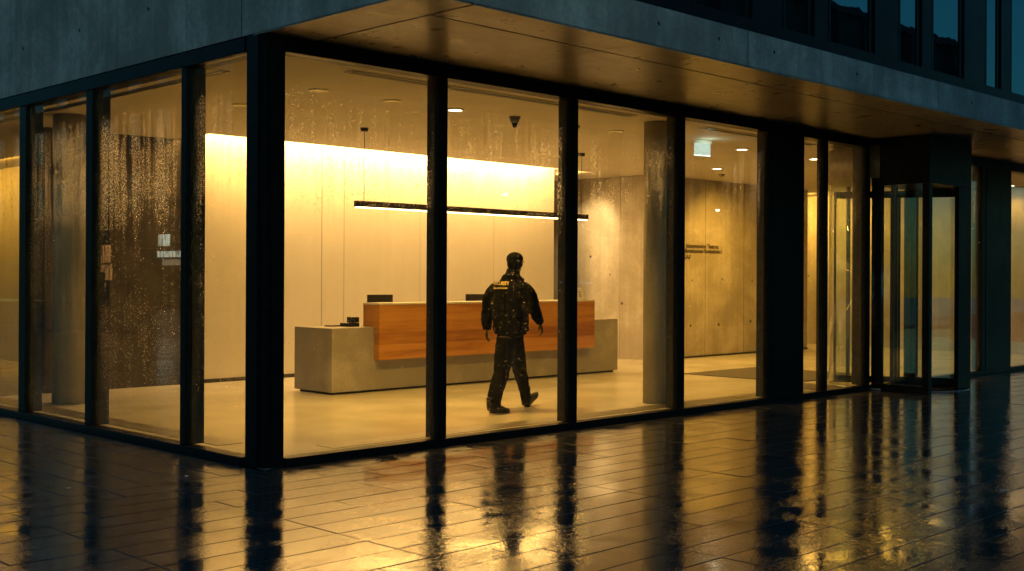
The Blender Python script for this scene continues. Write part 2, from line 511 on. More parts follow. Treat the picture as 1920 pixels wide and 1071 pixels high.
pave = pv.build("pavement", [M_pave, M_bed]); tag(pave, kind='structure')
b = MB(); b.box(-60, -60, -.25, 90, 60, -.012)
tag(b.build("ground", M_bed), kind='structure')
b = MB(); b.box(-.118, -.108, -.02, 24, -.078, -.003); b.box(-.118, -.077, -.02, -.085, 22, -.003)
tag(b.build("gutter", M_gutter), kind='structure')
b = MB(); b.box(-60, -60, -.011, 90, -13.9, .004); b.box(-60, -13.899, -.011, -9.3, 60, .004)
tag(b.build("road", M_road), kind='structure')

# ------------------------------------------------------------------ the office building
bld = empty("office_building", (0, 0, 0), "concrete and glass office building with brightly lit corner lobby", "building")
b = MB(); b.box(.0, .0, -.2, 22, 20, 0.0)
floor = b.build("lobby_floor", M_floor); tag(floor, kind='structure')

# upper block: blind wall on the left side, slab edge on the right
b = MB(); b.box(-.05, -1.70, ZS + .012, .30, 20, 7.2); b.box(-.05, -1.955, ZS + .012, .30, -1.703, 7.2)
b.build("fascia_side", M_fasciaL, bld)
b = MB(); b.box(.303, -1.955, ZS + .012, 22, -1.60, 3.83, .006)
b.build("fascia", M_fasciaR, bld)
b = MB(); b.box(.31, -1.93, 3.832, 22, -1.62, 3.95)
b.build("window_ledge", M_steel, bld)
# upper floor windows: wide and narrow lights between deep fins
seq = []
x = .33
starts = [(.92, 1.78), (2.42, 2.90), (3.28, 4.12), (4.76, 5.24), (5.62, 6.49), (7.14, 7.60), (7.96, 8.72), (9.44, 9.81), (10.22, 11.06), (11.70, 12.15), (12.5, 13.35), (13.95, 14.4), (14.75, 15.6), (16.2, 16.65), (17.0, 17.85), (18.5, 18.95), (19.3, 20.1)]
prev = .31
for (a, c_) in starts:
    b = MB(); b.box(prev, -1.80, 3.952, a - .012, -1.62, 7.2); b.box(prev + .05, -1.822, 3.953, a - .06, -1.802, 7.2, .004)
    b.build("wall_fin", M_steel, bld)
    w_ = MB(); w_.box(a - .01, -1.805, 3.953, a + .03, -1.66, 7.2); w_.box(c_ - .03, -1.805, 3.953, c_ + .01, -1.66, 7.2); w_.box(a + .031, -1.805, 3.953, c_ - .031, -1.66, 4.0); w_.box(a + .031, -1.805, 5.9, c_ - .031, -1.66, 5.96)
    wf = w_.build("window", M_steel, bld)
    w_ = MB(); w_.box(a + .032, -1.792, 4.002, c_ - .032, -1.78, 5.898); w_.box(a + .032, -1.792, 5.962, c_ - .032, -1.78, 7.19)
    w_.build("pane", M_winglass, wf)
    prev = c_ + .012
b = MB(); b.box(.31, -1.6, 4.22, 22, 20, 7.25); b.build("upper_storey", M_steel, bld)
# soffit with reveal grooves
g_ = .012
b = MB()
b.box(-.045, -1.95, ZS - .0, .45 - g_, 0.12, ZS + .01)
b.box(.45 + g_, -1.485 + g_, ZS, 22, .12, ZS + .01)
b.box(.45 + g_, -1.95, ZS, 22, -1.485 - g_, ZS + .01)
b.build("soffit", M_soffit, bld)
b = MB(); b.box(-.04, -1.94, ZS + .0102, 22, .13, ZS + .0115); b.build("soffit_backing", M_black, bld)

# frames
b = MB(); b.box(-.03, -.03, 0, .167, .231, ZS - .002, .006); b.box(.035, -.052, 0, .15, -.032, ZS - .002, .004); b.box(-.052, .04, 0, -.032, .2, ZS - .002, .004)
b.build("corner_post", M_steel, bld)
b = MB(); b.box(.169, -.055, ZG1, 22, .12, ZS - .003, .004); b.build("header_beam", M_steel, bld)
b = MB(); b.box(-.055, .233, ZG1, .14, 20, ZS - .003, .004); b.build("header_beam", M_steel, bld)
b = MB(); b.box(.169, -.075, -.01, 9.66, .06, ZG0, .005); b.box(9.66, -.05, -.01, 22, .06, ZG0); b.build("base_rail", M_steel, bld)
b = MB(); b.box(-.075, .233, -.01, .06, 20, ZG0, .005); b.build("base_rail", M_steel, bld)
b = MB(); b.box(.17, .125, .004, 22, .16, .03); b.build("glazing_bead", M_grille, bld)

def mullion_r(x0, x1, depth=.125):
    b = MB(); b.box(x0, -.045, ZG0 + .001, x1, .022, ZG1 - .001, .004)
    m_ = b.build("mullion", M_steel, bld)
    b = MB(); b.box(x0 + .004, .0225, ZG0 + .001, x1 - .006, depth, ZG1 - .001, .003)
    b.build("mullion_fin", M_steel2, m_)
def mullion_l(y0, y1, depth=.145):
    b = MB(); b.box(-.045, y0, ZG0 + .001, .022, y1, ZG1 - .001, .004)
    m_ = b.build("mullion", M_steel, bld)
    b = MB(); b.box(.0225, y0 + .004, ZG0 + .001, depth, y1 - .006, ZG1 - .001, .003)
    b.build("mullion_fin", M_steel2, m_)
def pane_r(x0, x1, m_=None):
    b = MB(); fs = b.box(x0 + .001, .002, ZG0 + .001, x1 - .001, .014, ZG1 - .001)
    fs[2].material_index = 1
    return b.build("glass_pane", [M_glass, m_ or M_rainR], bld)
def pane_l(y0, y1):
    b = MB(); fs = b.box(.002, y0 + .001, ZG0 + .001, .014, y1 - .001, ZG1 - .001)
    fs[5].material_index = 1
    return b.build("glass_pane", [M_glass, M_rainL], bld)
mull = [(1.815, 1.922), (3.593, 3.715), (5.404, 5.534), (7.236, 7.300)]
for a, c_ in mull: mullion_r(a, c_)
mullion_r(8.55, 8.665, .06); mullion_r(9.67, 9.80, .16)
mullion_r(11.13, 11.25); mullion_r(13.45, 13.60); mullion_r(16.4, 16.55); mullion_r(18.2, 18.35)
for a, c_ in ((.167, 1.815), (1.922, 3.593), (3.715, 5.404), (5.534, 7.236), (8.064, 8.55), (8.665, 9.67), (11.25, 13.45), (14.6, 16.4), (16.55, 18.2), (18.35, 21.9)):
    pane_r(a, c_)
b = MB(); b.box(7.302, -.05, ZG0 + .001, 8.064, .10, ZG1 - .001, .005); b.build("black_wall_panel", M_steel, bld)
b = MB(); b.box(13.602, -.05, ZG0 + .001, 14.6, .10, ZG1 - .001, .005); b.build("black_wall_panel", M_steel, bld)
ml = [(1.164, 1.255), (2.965, 3.103), (4.532, 4.698), (6.35, 6.48), (8.15, 8.28), (9.95, 10.08), (11.75, 11.88), (13.55, 13.68), (15.35, 15.48)]
for a, c_ in ml: mullion_l(a, c_)
prev = .231
for a, c_ in ml: pane_l(prev, a); prev = c_
pane_l(prev, 19.5)

# interior walls, ceiling, columns
b = MB(); b.box(3.22, 7.0, 0, 10.92, 7.28, 4.05); b.build("feature_wall", M_feature, bld)
b = MB(); b.box(1.25, 7.03, 0, 3.215, 7.2, ZC - .002); b.build("bronze_wall", M_darkwall, bld)
b = MB(); b.box(3.30, 7.285, 0, 3.55, 19.6, ZC - .002); b.build("side_wall", M_sidewall, bld)
b = MB(); b.box(.3, 19.6, 0, 22, 19.9, ZC - .002); b.build("back_wall", M_sidewall, bld)
b = MB(); b.box(12.08, 5.75, 0, 12.35, 15, ZC - .002); b.build("concrete_wall", M_wallA, bld)
b = MB(); b.box(12.08, 5.55, 0, 17.5, 5.748, ZC - .002); b.build("concrete_wall", M_wallB, bld)
b = MB(); b.box(19.3, .3, 0, 19.6, 9.5, ZC - .002); b.build("end_wall", M_wallA, bld)
b = MB(); b.box(17.5, 9.5, 0, 19.6, 9.7, ZC - .002); b.build("end_wall", M_feature, bld)
b = MB()
b.box(.02, .121, ZC, 22, 6.1, ZC + .10)
b.box(.02, 6.1, ZC, 3.1, 19.6, ZC + .10)
b.box(11.0, 6.1, ZC, 22, 19.6, ZC + .10)
b.box(3.1, 7.285, ZC, 11.0, 19.6, ZC + .10)
b.build("ceiling", M_ceiling, bld)
b = MB(); b.box(3.1, 6.05, ZC + .102, 3.2, 7.3, 4.2); b.box(10.93, 6.05, ZC + .102, 11.0, 7.3, 4.2); b.box(3.1, 6.0, 4.06, 11.0, 7.3, 4.2); b.box(3.201, 6.05, ZC + .102, 10.929, 6.09, 4.058)
b.build("cove", M_ceiling, bld)
b = MB(); b.box(3.3, 6.11, ZC + .10, 10.85, 6.14, ZC + .13); b.build("cove_strip_lamp", M_cove, bld)
for cx_, cy2 in ((6.34, .93), (1.0, 5.72)):
    b = MB(); b.cyl(cx_, cy2, 0, ZC - .001, .21, 48); b.build("round_column", M_column, bld)
b = MB(); b.box(3.22, 6.985, .001, 10.92, 6.998, .055); b.box(12.1, 5.535, .001, 17.5, 5.548, .035); b.build("skirting", M_steel2, bld)
# perimeter strip of ceiling next to the glass
b = MB(); b.box(.17, .13, ZC - .016, 13.4, .52, ZC - .002); b.box(.15, .53, ZC - .016, .50, 19, ZC - .002); b.build("ceiling_edge_panel", M_ceiling, bld)

# ------------------------------------------------------------------ revolving door entrance
rv = MB()
rv.box(9.80, -.90, 2.835, 11.11, -.06, ZS - .004, .004)                       # head box
rv.box(9.805, -.895, 0, 9.905, -.80, 2.833, .004)                              # front left post
rv.box(10.70, -.90, 0, 11.11, -.84, 2.833, .004)                               # front right jamb
rv.box(11.06, -.839, 0, 11.11, -.06, .10)
rv.box(11.06, -.839, 2.75, 11.11, -.06, 2.833)
rv.box(11.06, -.10, .101, 11.11, -.06, 2.749)
rv.box(9.815, -.797, 0, 9.895, -.06, .10, .003)
rv.box(9.81, -.20, .102, 9.90, -.06, 2.833, .003)
door = rv.build("revolving_door", M_steel, bld)
b = MB(); b.box(9.845, -.799, .101, 9.857, -.201, 2.832); b.build("side_glass", M_glass, door)
b = MB(); b.box(11.08, -.838, .101, 11.092, -.101, 2.749); b.build("side_glass", M_glass, door)
DC = (10.72, .05); DR = .93
b = MB(); b.cyl(DC[0], DC[1], 2.94, 3.40, DR + .02, 64); b.build("drum_canopy", simple("bronze_drum", (.17, .145, .11), .45, .2, .5, .2, 8), door)
b = MB(); b.ring(DC[0], DC[1], .03, 2.938, DR, DR - .012, 40, R(75), R(205)); b.build("curved_glass", M_glass, door)
b = MB(); b.ring(DC[0], DC[1], .0, .029, DR + .01, DR - .03, 40, R(75), R(205))
b.ring(DC[0], DC[1], .002, .008, 1.03, 1.005, 30, R(232), R(293)); b.build("floor_ring", simple("brushed_steel_ring", (.5, .48, .44), .25, .9, .5), door)
for ang in (R(205), R(74)):
    px, py = DC[0] + DR * math.cos(ang), DC[1] + DR * math.sin(ang)
    b = MB(); b.box(px - .022, py - .022, .03, px + .022, py + .022, 2.938); b.build("drum_post", M_steel2, door)
for i, ang in enumerate((R(28), R(118), R(208), R(298))):
    L = .86; t = .014
    wv = MB()
    for (u0, u1, z0, z1) in ((.03, L, .03, .13), (.03, L, 2.72, 2.82), (.036, .07, .131, 2.719), (L - .034, L, .131, 2.719)):
        wv.box(u0, -t, z0, u1, t, z1)
    rotm = Matrix.Translation((DC[0], DC[1], 0)) @ Matrix.Rotation(ang, 4, 'Z')
    bmesh.ops.transform(wv.bm, matrix=rotm, verts=wv.bm.verts)
    wing = wv.build("door_wing", M_steel, door)
    wv = MB(); wv.box(.071, -.006, .132, L - .035, .006, 2.718)
    bmesh.ops.transform(wv.bm, matrix=rotm, verts=wv.bm.verts)
    wv.build("wing_glass", M_glass, wing)
b = MB(); b.cyl(DC[0], DC[1], .0, 2.94, .035, 16); b.build("pivot_post", M_steel, door)

# ------------------------------------------------------------------ ceiling fittings
def downlight(x, y, on, label):
    t = empty("ceiling_light", (x, y, ZC), label, "ceiling light", "round recessed ceiling lights")
    b = MB(); b.ring(0, 0, -.012, -.001, .105, .080, 32)
    o = b.build("trim_ring", M_white); o.parent = t
    b = MB(); b.cyl(0, 0, -.006, -.002, .079, 32)
    o = b.build("lens", M_spotdisc if on > 0 else M_spotoff); o.parent = t
    if on: spot("lamp", (x, y, ZC - .03), abs(on), WARMW, (x, y, 0), 122, 1.0, .045)  # negative on: fitting looks unlit, its spot is added for ambient fill
    return t
downlight(3.83, 1.96, 480, "lit round ceiling light beside the black mullion, left of the dome camera")
downlight(9.56, 1.91, 380, "lit round ceiling light right of the green exit sign")
downlight(11.88, 3.99, 420, "lit round ceiling light just above the rough concrete wall")
downlight(11.54, 1.86, 200, "lit round ceiling light seen beside the revolving door drum")
downlight(1.90, 1.93, -200, "dim round ceiling light nearest the building corner")
downlight(2.89, 1.95, -260, "dim round ceiling light above the pendant lamp cord")
downlight(6.61, 1.88, -300, "dim round ceiling light left of the round column")
downlight(1.93, 3.44, -50, "dim round ceiling light seen through the narrow corner pane")
downlight(15.6, 2.0, 120, "lit round ceiling light behind the revolving door glass")
downlight(19.0, 1.75, 60, "lit round ceiling light in the pane at the far right edge")

def vent(x0, y0, x1, y1, label):
    t = empty("ceiling_vent", ((x0 + x1) / 2, (y0 + y1) / 2, ZC), label, "ceiling vent", "long slot vents along the glazing")
    cx2, cy2 = (x0 + x1) / 2, (y0 + y1) / 2
    hx, hy = (x1 - x0) / 2, (y1 - y0) / 2
    b = MB(); b.box(-hx, -hy, -.012, hx, -hy + .012, -.001); b.box(-hx, hy - .012, -.012, hx, hy, -.001)
    b.box(-hx, -hy + .0121, -.012, -hx + .012, hy - .0121, -.001); b.box(hx - .012, -hy + .0121, -.012, hx, hy - .0121, -.001)
    o = b.build("rim", M_white); o.parent = t
    b = MB(); b.box(-hx + .0125, -hy + .0125, -.006, hx - .0125, hy - .0125, -.002)
    o = b.build("slot", M_black); o.parent = t
    b = MB()
    if hx > hy: b.box(-hx + .0125, -.006, -.011, hx - .0125, .006, -.0062)
    else: b.box(-.006, -hy + .0125, -.011, .006, hy - .0125, -.0062)
    o = b.build("blade", M_grille); o.parent = t
vent(1.42, .72, 5.60, .86, "long black slot vent in the ceiling left of the round column")
vent(7.08, .76, 9.75, .90, "black slot vent in the ceiling above the exit sign")
vent(.50, 1.62, .66, 15.5, "black slot vent in the ceiling along the left side glazing")
def smoke(x, y, label, k):
    b = MB(); b.cyl(0, 0, -.035, -.001, .05, 20, .062); b.cyl(0, 0, -.05, -.0352, .022, 16, .03)
    o = b.build("smoke_detector", M_grey); o.location = (x, y, ZC); tag(o, label, "smoke detector")
smoke(5.844, 1.907, "small round detector on the ceiling beside the third black mullion", 0)
smoke(12.9, 4.6, "small round detector on the ceiling over the rough concrete wall", 0)

# dome camera
t = empty("security_camera", (4.718, 1.875, ZC), "grey dome security camera hanging from the lobby ceiling above the walking person", "security camera")
b = MB(); b.cyl(0, 0, -.03, -.001, .095, 28, .10); b.cyl(0, 0, -.10, -.0301, .062, 28, .085); o = b.build("housing", M_grey); o.parent = t
b = MB(); b.cyl(0, 0, -.145, -.1001, .03, 24, .058); b.sphere((0, 0, -.138), (.042, .042, .03), 16); o = b.build("dome", M_black); o.parent = t
t.scale = (.72, .72, .8)

# exit sign: a lit pale panel
t = empty("exit_sign", (8.16, 1.62, ZC), "small glowing pale green exit sign hanging from the ceiling", "exit sign")
sr = R(-12)
b = MB(); b.box(-.155, -.022, -.055, .155, .022, -.003, .004); o = b.build("housing", M_white); o.parent = t
b = MB(); b.box(-.145, -.006, -.215, .145, .006, -.056); o = b.build("sign_panel", emis("sign_glow", (.78, .95, .80), .9)); o.parent = t
b = MB(); b.box(-.148, -.008, -.228, .148, .008, -.2155); o = b.build("panel_edge", emis("sign_edge", (.95, 1, .85), 2.2)); o.parent = t
t.rotation_euler = (0, 0, sr)
_l = bpy.data.lights.new("sign_light", 'POINT'); _l.energy = 1.6; _l.color = (.8, 1, .8); _l.shadow_soft_size = .08
_o = bpy.data.objects.new("sign_light", _l); _o.location = (8.16, 1.50, ZC - .14); col.objects.link(_o)

# pendant lamp
t = empty("pendant_lamp", (6.26, 4.056, 2.43), "long dark linear pendant lamp with glowing underside over the reception desk", "pendant lamp")
b = MB(); b.box(-2.25, -.035, .014, 2.25, .035, .092, .003); o = b.build("housing", simple("lamp_housing", (.05, .035, .02), .45, .3, .5, .2)); o.parent = t
b = MB(); b.box(-2.235, -.026, 0, 2.235, .026, .0135); o = b.build("diffuser", M_glow); o.parent = t
for s_ in (-1, 1):
    b = MB(); b.cyl(s_ * 2.114, 0, ZC - 2.43 - .05, ZC - 2.43 - .001, .055, 20); o = b.build("ceiling_rose", M_black); o.parent = t
    b = MB(); pts = [(s_ * 2.114 + .006 * math.sin(q * 9) * (1 - abs(q - .5)), 0, .092 + (ZC - 2.43 - .142) * q) for q in [i / 12 for i in range(13)]]
    b.tube(pts, [.004] * 13, 6); o = b.build("cord", M_black); o.parent = t
area("pendant_light", (6.26, 4.056, 2.42), 4.4, .05, 36, WARMW, (0, 0, 0))

# ------------------------------------------------------------------ reception desk
t = empty("reception_desk", (6.74, 4.7, 0), "long reception desk of grey concrete with a raised orange wood front", "desk")
def P_(b, name, m_, par): 
    o = b.build(name, m_, par); return o
b = MB(); b.box(3.87, 4.36, .03, 9.634, 5.2, .866, .004); P_(b, "concrete_body", M_deskconc, t)
b = MB(); b.box(3.93, 4.41, 0, 9.58, 5.15, .0295); P_(b, "plinth", M_black, t)
b = MB(); b.box(4.565, 4.25, .43, 8.93, 4.358, 1.165, .003); b.box(4.565, 4.359, .868, 8.93, 4.60, 1.165, .003); P_(b, "wood_front", M_wood, t)
b = MB(); b.box(4.562, 4.247, 1.1655, 8.933, 4.603, 1.19, .003); P_(b, "counter_top", M_feature, t)

def monitor(x, y, w_, ztop, label):
    t = empty("monitor", (x, y, 1.19 if False else .866), label, "monitor", "monitors behind the raised desk front")
    h_ = ztop - .866
    b = MB(); b.box(-w_ / 2, -.018, h_ - .33, w_ / 2, .012, h_, .006); o = b.build("screen_back", M_black); o.parent = t
    b = MB(); b.box(-.03, .013, .015, .03, .035, h_ - .1); b.box(-.12, -.07, .001, .12, .10, .0145, .003); o = b.build("stand", M_black); o.parent = t
monitor(5.06, 4.86, .44, 1.292, "black monitor back showing above the left part of the wooden desk front")
monitor(6.95, 4.86, .50, 1.288, "black monitor back behind the walking person's shoulder")
# desk phone and notepad
t = empty("telephone", (4.43, 4.72, .866), "small black desk telephone beside the wooden desk front", "telephone")
b = MB(); b.box(-.09, -.09, .001, .10, .10, .05, .008); o = b.build("base", M_black); o.parent = t
b = MB(); b.box(.0, -.06, .052, .12, .07, .13, .012); o = b.build("handset_cradle", M_black); o.parent = t
b = MB(); b.box(4.18, 4.80, .867, 4.36, 4.95, .885, .003); o = b.build("notepad", simple("brown_cover", (.10, .05, .03), .6)); tag(o, "thin brown notepad lying on the concrete desk end", "notepad")
# card in a stand
t = empty("card_stand", (8.78, 4.42, 1.19), "white card in a clear stand on the right of the wooden desk front", "sign stand")
b = MB()
v = [b.bm.verts.new(c_) for c_ in ((-.11, -.004, .004), (.11, -.004, .004), (.10, .04, .19), (-.10, .04, .19), (-.11, .0, .004), (.11, .0, .004), (.10, .044, .19), (-.10, .044, .19))]
for q in ((0, 1, 2, 3), (7, 6, 5, 4), (0, 4, 5, 1), (1, 5, 6, 2), (2, 6, 7, 3), (3, 7, 4, 0)): b.bm.faces.new([v[i] for i in q])
o = b.build("card", M_white); o.parent = t
b = MB(); b.box(-.115, -.03, .0, .115, .05, .0035); o = b.build("foot", M_grey); o.parent = t
b = MB(); b.box(-.02, -.006 + .018, .11, .01, .012 + .008, .128); b.box(-.03, .004, .07, .02, .012, .084); b.box(-.02, -.002, .045, .015, .006, .058)
o = b.build("printed_marks", simple("red_print", (.25, .06, .03), .6)); o.parent = t; o.location = (0, -.004, 0)

# entrance mat, floor grilles
b = MB(); b.box(10.05, 1.25, .001, 12.15, 3.33, .012, .003); tag(b.build("entrance_mat", M_mat), "dark rectangular floor mat inside behind the revolving door", "floor mat")
b = MB(); b.box(9.2, .30, .001, 10.0, 1.20, .010, .003); tag(b.build("door_mat", M_mat), "small dark mat inside beside the revolving door drum", "floor mat")
def grille(x0, y0, x1, y1, label):
    b = MB(); b.box(x0, y0, .0005, x1, y1, .004)
    o = b.build("floor_grille", M_grille); tag(o, label, "floor grille")
grille(1.06, .50, 9.6, .77, "long brown floor grille inside along the front glazing")
grille(.40, 1.36, .66, 14, "long brown floor grille inside along the left side glazing")

# wall lettering on the rough concrete wall
def text_mesh(name, body, size, m_, bold=0.0, extrude=.002):
    cu = bpy.data.curves.new(name, 'FONT'); cu.body = body; cu.size = size; cu.extrude = extrude; cu.offset = bold
    o = bpy.data.objects.new(name, cu); col.objects.link(o)
    bpy.context.view_layer.update()
    dg = bpy.context.evaluated_depsgraph_get()
    me = bpy.data.meshes.new_from_object(o.evaluated_get(dg))
    bpy.data.objects.remove(o); bpy.data.curves.remove(cu)
    me.materials.clear(); me.materials.append(m_)
    return me
def place_text(name, body, x0, x1, zb, size, par, m_):
    me = text_mesh(name, body, size, m_, .0015)
    xs = [v.co.x for v in me.vertices]; s_ = (x1 - x0) / (max(xs) - min(xs)); mn = min(xs)
    for v in me.vertices:
        v.co = Vector(((v.co.x - mn) * s_, -v.co.z, v.co.y))
    o = bpy.data.objects.new(name, me); col.objects.link(o); o.parent = par; o.location = (x0, 0, zb)
lt = empty("wall_lettering", (0, 5.545, 0), "dark three line lettering on the rough concrete wall beside the column", "lettering")
M_let = simple("dark_letters", (.045, .035, .02), .6)
place_text("text_line", "I  Industriestandort Theatrum.", 13.02, 14.17, 2.125, .12, lt, M_let)
place_text("text_line", "Informationsraum Nordstadtmitte I", 13.02, 14.27, 2.03, .12, lt, M_let)
place_text("text_line", "SAF", 13.02, 13.24, 1.905, .12, lt, M_let)

# potted plant far right inside
t = empty("potted_plant", (21.4, 2.75, 0), "leafy plant in a pale square pot at the far right inside", "plant")
b = MB(); b.box(-.35, -.35, 0, .35, .35, .40, .02); o = b.build("pot", M_pot); o.parent = t
b = MB(); rr = random.Random(5)
for i in range(260):
    a = rr.uniform(0, 2 * math.pi); q = rr.uniform(0, .38); z = .42 + rr.uniform(0, .42) * (1 - q)
    c_ = Vector((q * math.cos(a), q * math.sin(a), z)); d = Vector((math.cos(a), math.sin(a), rr.uniform(-.2, .9))).normalized(); sd = d.cross(Vector((0, 0, 1))).normalized() * .022
    L = rr.uniform(.08, .16)
    b.bm.faces.new([b.bm.verts.new(x_) for x_ in (c_, c_ + d * L * .5 + sd, c_ + d * L, c_ + d * L * .5 - sd)])
o = b.build("foliage", M_leaf); o.parent = t

# ------------------------------------------------------------------ lobby lighting that the building hides
area("cove_light", (7.05, 6.72, ZC + .42), 7.5, .08, 740, (1, .57, .20), (R(30), 0, 0))
area("side_cove", (2.55, 12.5, ZC - .03), .10, 9.0, 150, WARM, (0, R(-42), 0))
spot("wall_washer", (11.05, 6.5, ZC - .05), 260, (1, .66, .30), (12.08, 7.0, 2.3), 62, .9, .06)
spot("wall_washer", (13.6, 4.3, ZC - .05), 420, WARMW, (14.2, 5.55, .9), 120, 1.0, .08)
area("end_wash", (18.3, 6.6, ZC - .03), .1, 3.0, 150, WARMW, (0, R(-40), 0))
area("rear_light", (15.0, 2.6, ZC - .03), 5.0, .3, 90, WARM, (0, 0, 0))

# ------------------------------------------------------------------ the walking guard
D0 = 13.6
def ray(x, y):
    c_, s_ = math.cos(ro), math.sin(ro)
    dx, dy = x - 960, y - 519.17
    a_ = c_ * dx + s_ * dy; b_ = -s_ * dx + c_ * dy
    return fw + rt * (a_ / 2209.5) - up * (b_ / 2209.5)
def J(x, y, w_=0.0): return CAM + ray(x, y) * (D0 + w_)
PX = D0 / 2209.5
side = Vector((-.28, .96, 0))      # the guard's left
fwd = Vector((.96, .28, 0))
def remesh(bm_builder, name, m_, voxel, parent, wrinkle=0.0, wscale=9, smooth=4, extra=None):
    o = bm_builder.build(name, m_)
    md = o.modifiers.new("r", 'REMESH'); md.mode = 'VOXEL'; md.voxel_size = voxel; md.use_smooth_shade = True
    ms = o.modifiers.new("s", 'SMOOTH'); ms.factor = .5; ms.iterations = smooth
    bpy.context.view_layer.update()
    dg = bpy.context.evaluated_depsgraph_get()
    me = bpy.data.meshes.new_from_object(o.evaluated_get(dg))
    old = o.data; o.modifiers.clear(); o.data = me; bpy.data.meshes.remove(old)
    if wrinkle:
        me.calc_loop_triangles()
        nr = [v.normal.copy() for v in me.vertices]
        for v, nn in zip(me.vertices, nr):
            q = v.co.copy(); q.z *= 1.6
            f_ = noise.noise(q * wscale) + .5 * noise.noise(q * wscale * 2.3 + Vector((3, 1, 7)))
            v.co += nn * f_ * wrinkle
    for p_ in me.polygons: p_.use_smooth = True
    if not me.materials: me.materials.append(m_)
    o.parent = parent; o.location = Vector(o.location) - world_loc(parent)
    return o
foot0 = Vector((4.30, 1.52, 0))
guard = empty("person", foot0, "person in black security jacket, cap and boots striding past the reception desk", "person")
# body: head with face, neck, trunk, arms, hands, legs in one surface
bd = MB()
hc = J(966, 495)
hf = Vector((.93, .36, 0)).normalized(); hl = Vector((-hf.y, hf.x, 0))
bd.sphere(hc + Vector((0, 0, .005)), (.082, .082, .108), 20)
bd.sphere(hc - hf * .025 + Vector((0, 0, .028)), (.085, .085, .085), 20)
bd.sphere(hc + hf * .045 - Vector((0, 0, .055)), (.052, .050, .058), 14)     # jaw
bd.tube([hc + hf * .082 + Vector((0, 0, .018)), hc + hf * .108 - Vector((0, 0, .018)), hc + hf * .085 - Vector((0, 0, .030))], [.010, .014, .010], 8)   # nose
bd.sphere(hc + hf * .086 - Vector((0, 0, .052)), (.014, .020, .008), 8)      # lips
bd.sphere(hc + hf * .080 - Vector((0, 0, .088)), (.018, .022, .018), 8)      # chin
for s_ in (1, -1):
    bd.sphere(hc + hl * s_ * .084 - hf * .005 - Vector((0, 0, .005)), (.018, .012, .032), 10)   # ears
    bd.sphere(hc + hf * .072 + hl * s_ * .030 + Vector((0, 0, .012)), (.014, .014, .010), 8)    # eyes
nk = J(962, 520)
bd.tube([hc - Vector((0, 0, .05)), nk, nk - Vector((0, 0, .08))], [.060, .062, .075], 14)
def limb(b_, pts, rad, seg=14): b_.tube(pts, rad, seg)
Ls, Rs = J(931, 534, .12), J(984, 534, -.10)
Le, Lw = J(914, 588, .15), J(913, 617, .10)
Re, Rw = J(1002, 580, -.10), J(1013, 607, 0)
ch, wa, pe = J(958, 556), J(957, 592), J(957, 625)
bd.tube([nk - Vector((0, 0, .07)), ch, wa, pe - Vector((0, 0, .02))], [(.13, .09), (.16, .11), (.14, .10), (.15, .11)], 18, ell=side)
limb(bd, [Ls, Le, Lw], [.048, .042, .030]); limb(bd, [Rs, Re, Rw], [.048, .042, .030])
Rh, Lh = J(949, 632, -.07), J(965, 632, .08)
Rk, Lk = J(940, 704, -.12), J(975, 702, .25)
Ra, La = J(925, 757, -.33), J(988, 753, .45)
limb(bd, [Rh, Rk, Ra], [.085, .055, .040]); limb(bd, [Lh, Lk, La], [.085, .055, .040])
def hand(b_, wrist, dirv, palmn, curl):
    """palm and five separate fingers; dirv: along the hand, palmn: out of the palm side"""
    d = dirv.normalized(); pn = (palmn - d * palmn.dot(d)).normalized(); ac = d.cross(pn)
    b_.tube([wrist - d * .02, wrist + d * .03, wrist + d * .085], [(.026, .019), (.038, .016), (.040, .014)], 12, ell=ac)
    for i, (o_, L, rr_) in enumerate(((.030, .070, .0088), (.011, .078, .0092), (-.010, .072, .0088), (-.029, .058, .0080))):
        q = wrist + d * .080 + ac * o_
        pts = [q]; dd = d.copy()
        for seg_ in (.42, .32, .26):
            dd = (dd + pn * curl * (1.0 + .12 * i)).normalized(); pts.append(pts[-1] + dd * L * seg_)
        b_.tube(pts, [rr_, rr_, rr_ * .92, rr_ * .7], 8)
    q = wrist + d * .018 + ac * .030
    d1 = (d * .75 + ac * .62 + pn * .25).normalized(); d2 = (d * .95 + ac * .12 + pn * .35).normalized()
    b_.tube([q, q + d1 * .035, q + d1 * .035 + d2 * .030, q + d1 * .035 + d2 * .052], [.014, .012, .010, .008], 8)
hand(bd, Lw, J(912, 640, .10) - J(913, 617, .10), -side + fwd * .3, .30)
hand(bd, Rw, J(1019, 628, .03) - J(1013, 607, 0), side - fwd * .9, .42)
remesh(bd, "body", M_skin, .006, guard, 0, smooth=2)
# jacket
jk = MB()
top = J(961, 521)
def W(x, y, w_=0): return J(x, y, w_)
jk.tube([W(961, 519), W(960, 524), W(958, 535), W(957, 562), W(957, 590), W(957, 612), W(957, 627)],
        [(.075, .075), (.115, .09), (.175, .125), (.215, .145), (.220, .15), (.215, .15), (.185, .14)], 24, ell=side * .8 + rt * -.6)
jk.sphere(W(932, 541, .10), (.075, .075, .075), 14); jk.sphere(W(983, 541, -.09), (.075, .075, .075), 14)
jk.tube([W(930, 540, .10), W(922, 548, .12), W(916, 568, .14), W(914, 588, .15), W(912, 602, .13), W(913, 618, .10)], [.072, .080, .076, .070, .066, .052], 16)
jk.tube([W(984, 540, -.08), W(992, 550, -.10), W(999, 568, -.10), W(1003, 583, -.09), W(1008, 595, -.04), W(1013, 606, 0)], [.072, .080, .075, .068, .062, .048], 16)
jk.tube([W(961, 521), W(961, 514), W(963, 506)], [(.105, .09), (.088, .086), (.076, .076)], 16)                    # stand-up collar
jk.sphere(W(951, 523, 0), (.075, .075, .06), 12); jk.sphere(W(972, 526, 0), (.075, .075, .055), 12)
jk.tube([W(951, 514, -.03), W(957, 522, -.03)], [.035, .05], 10)
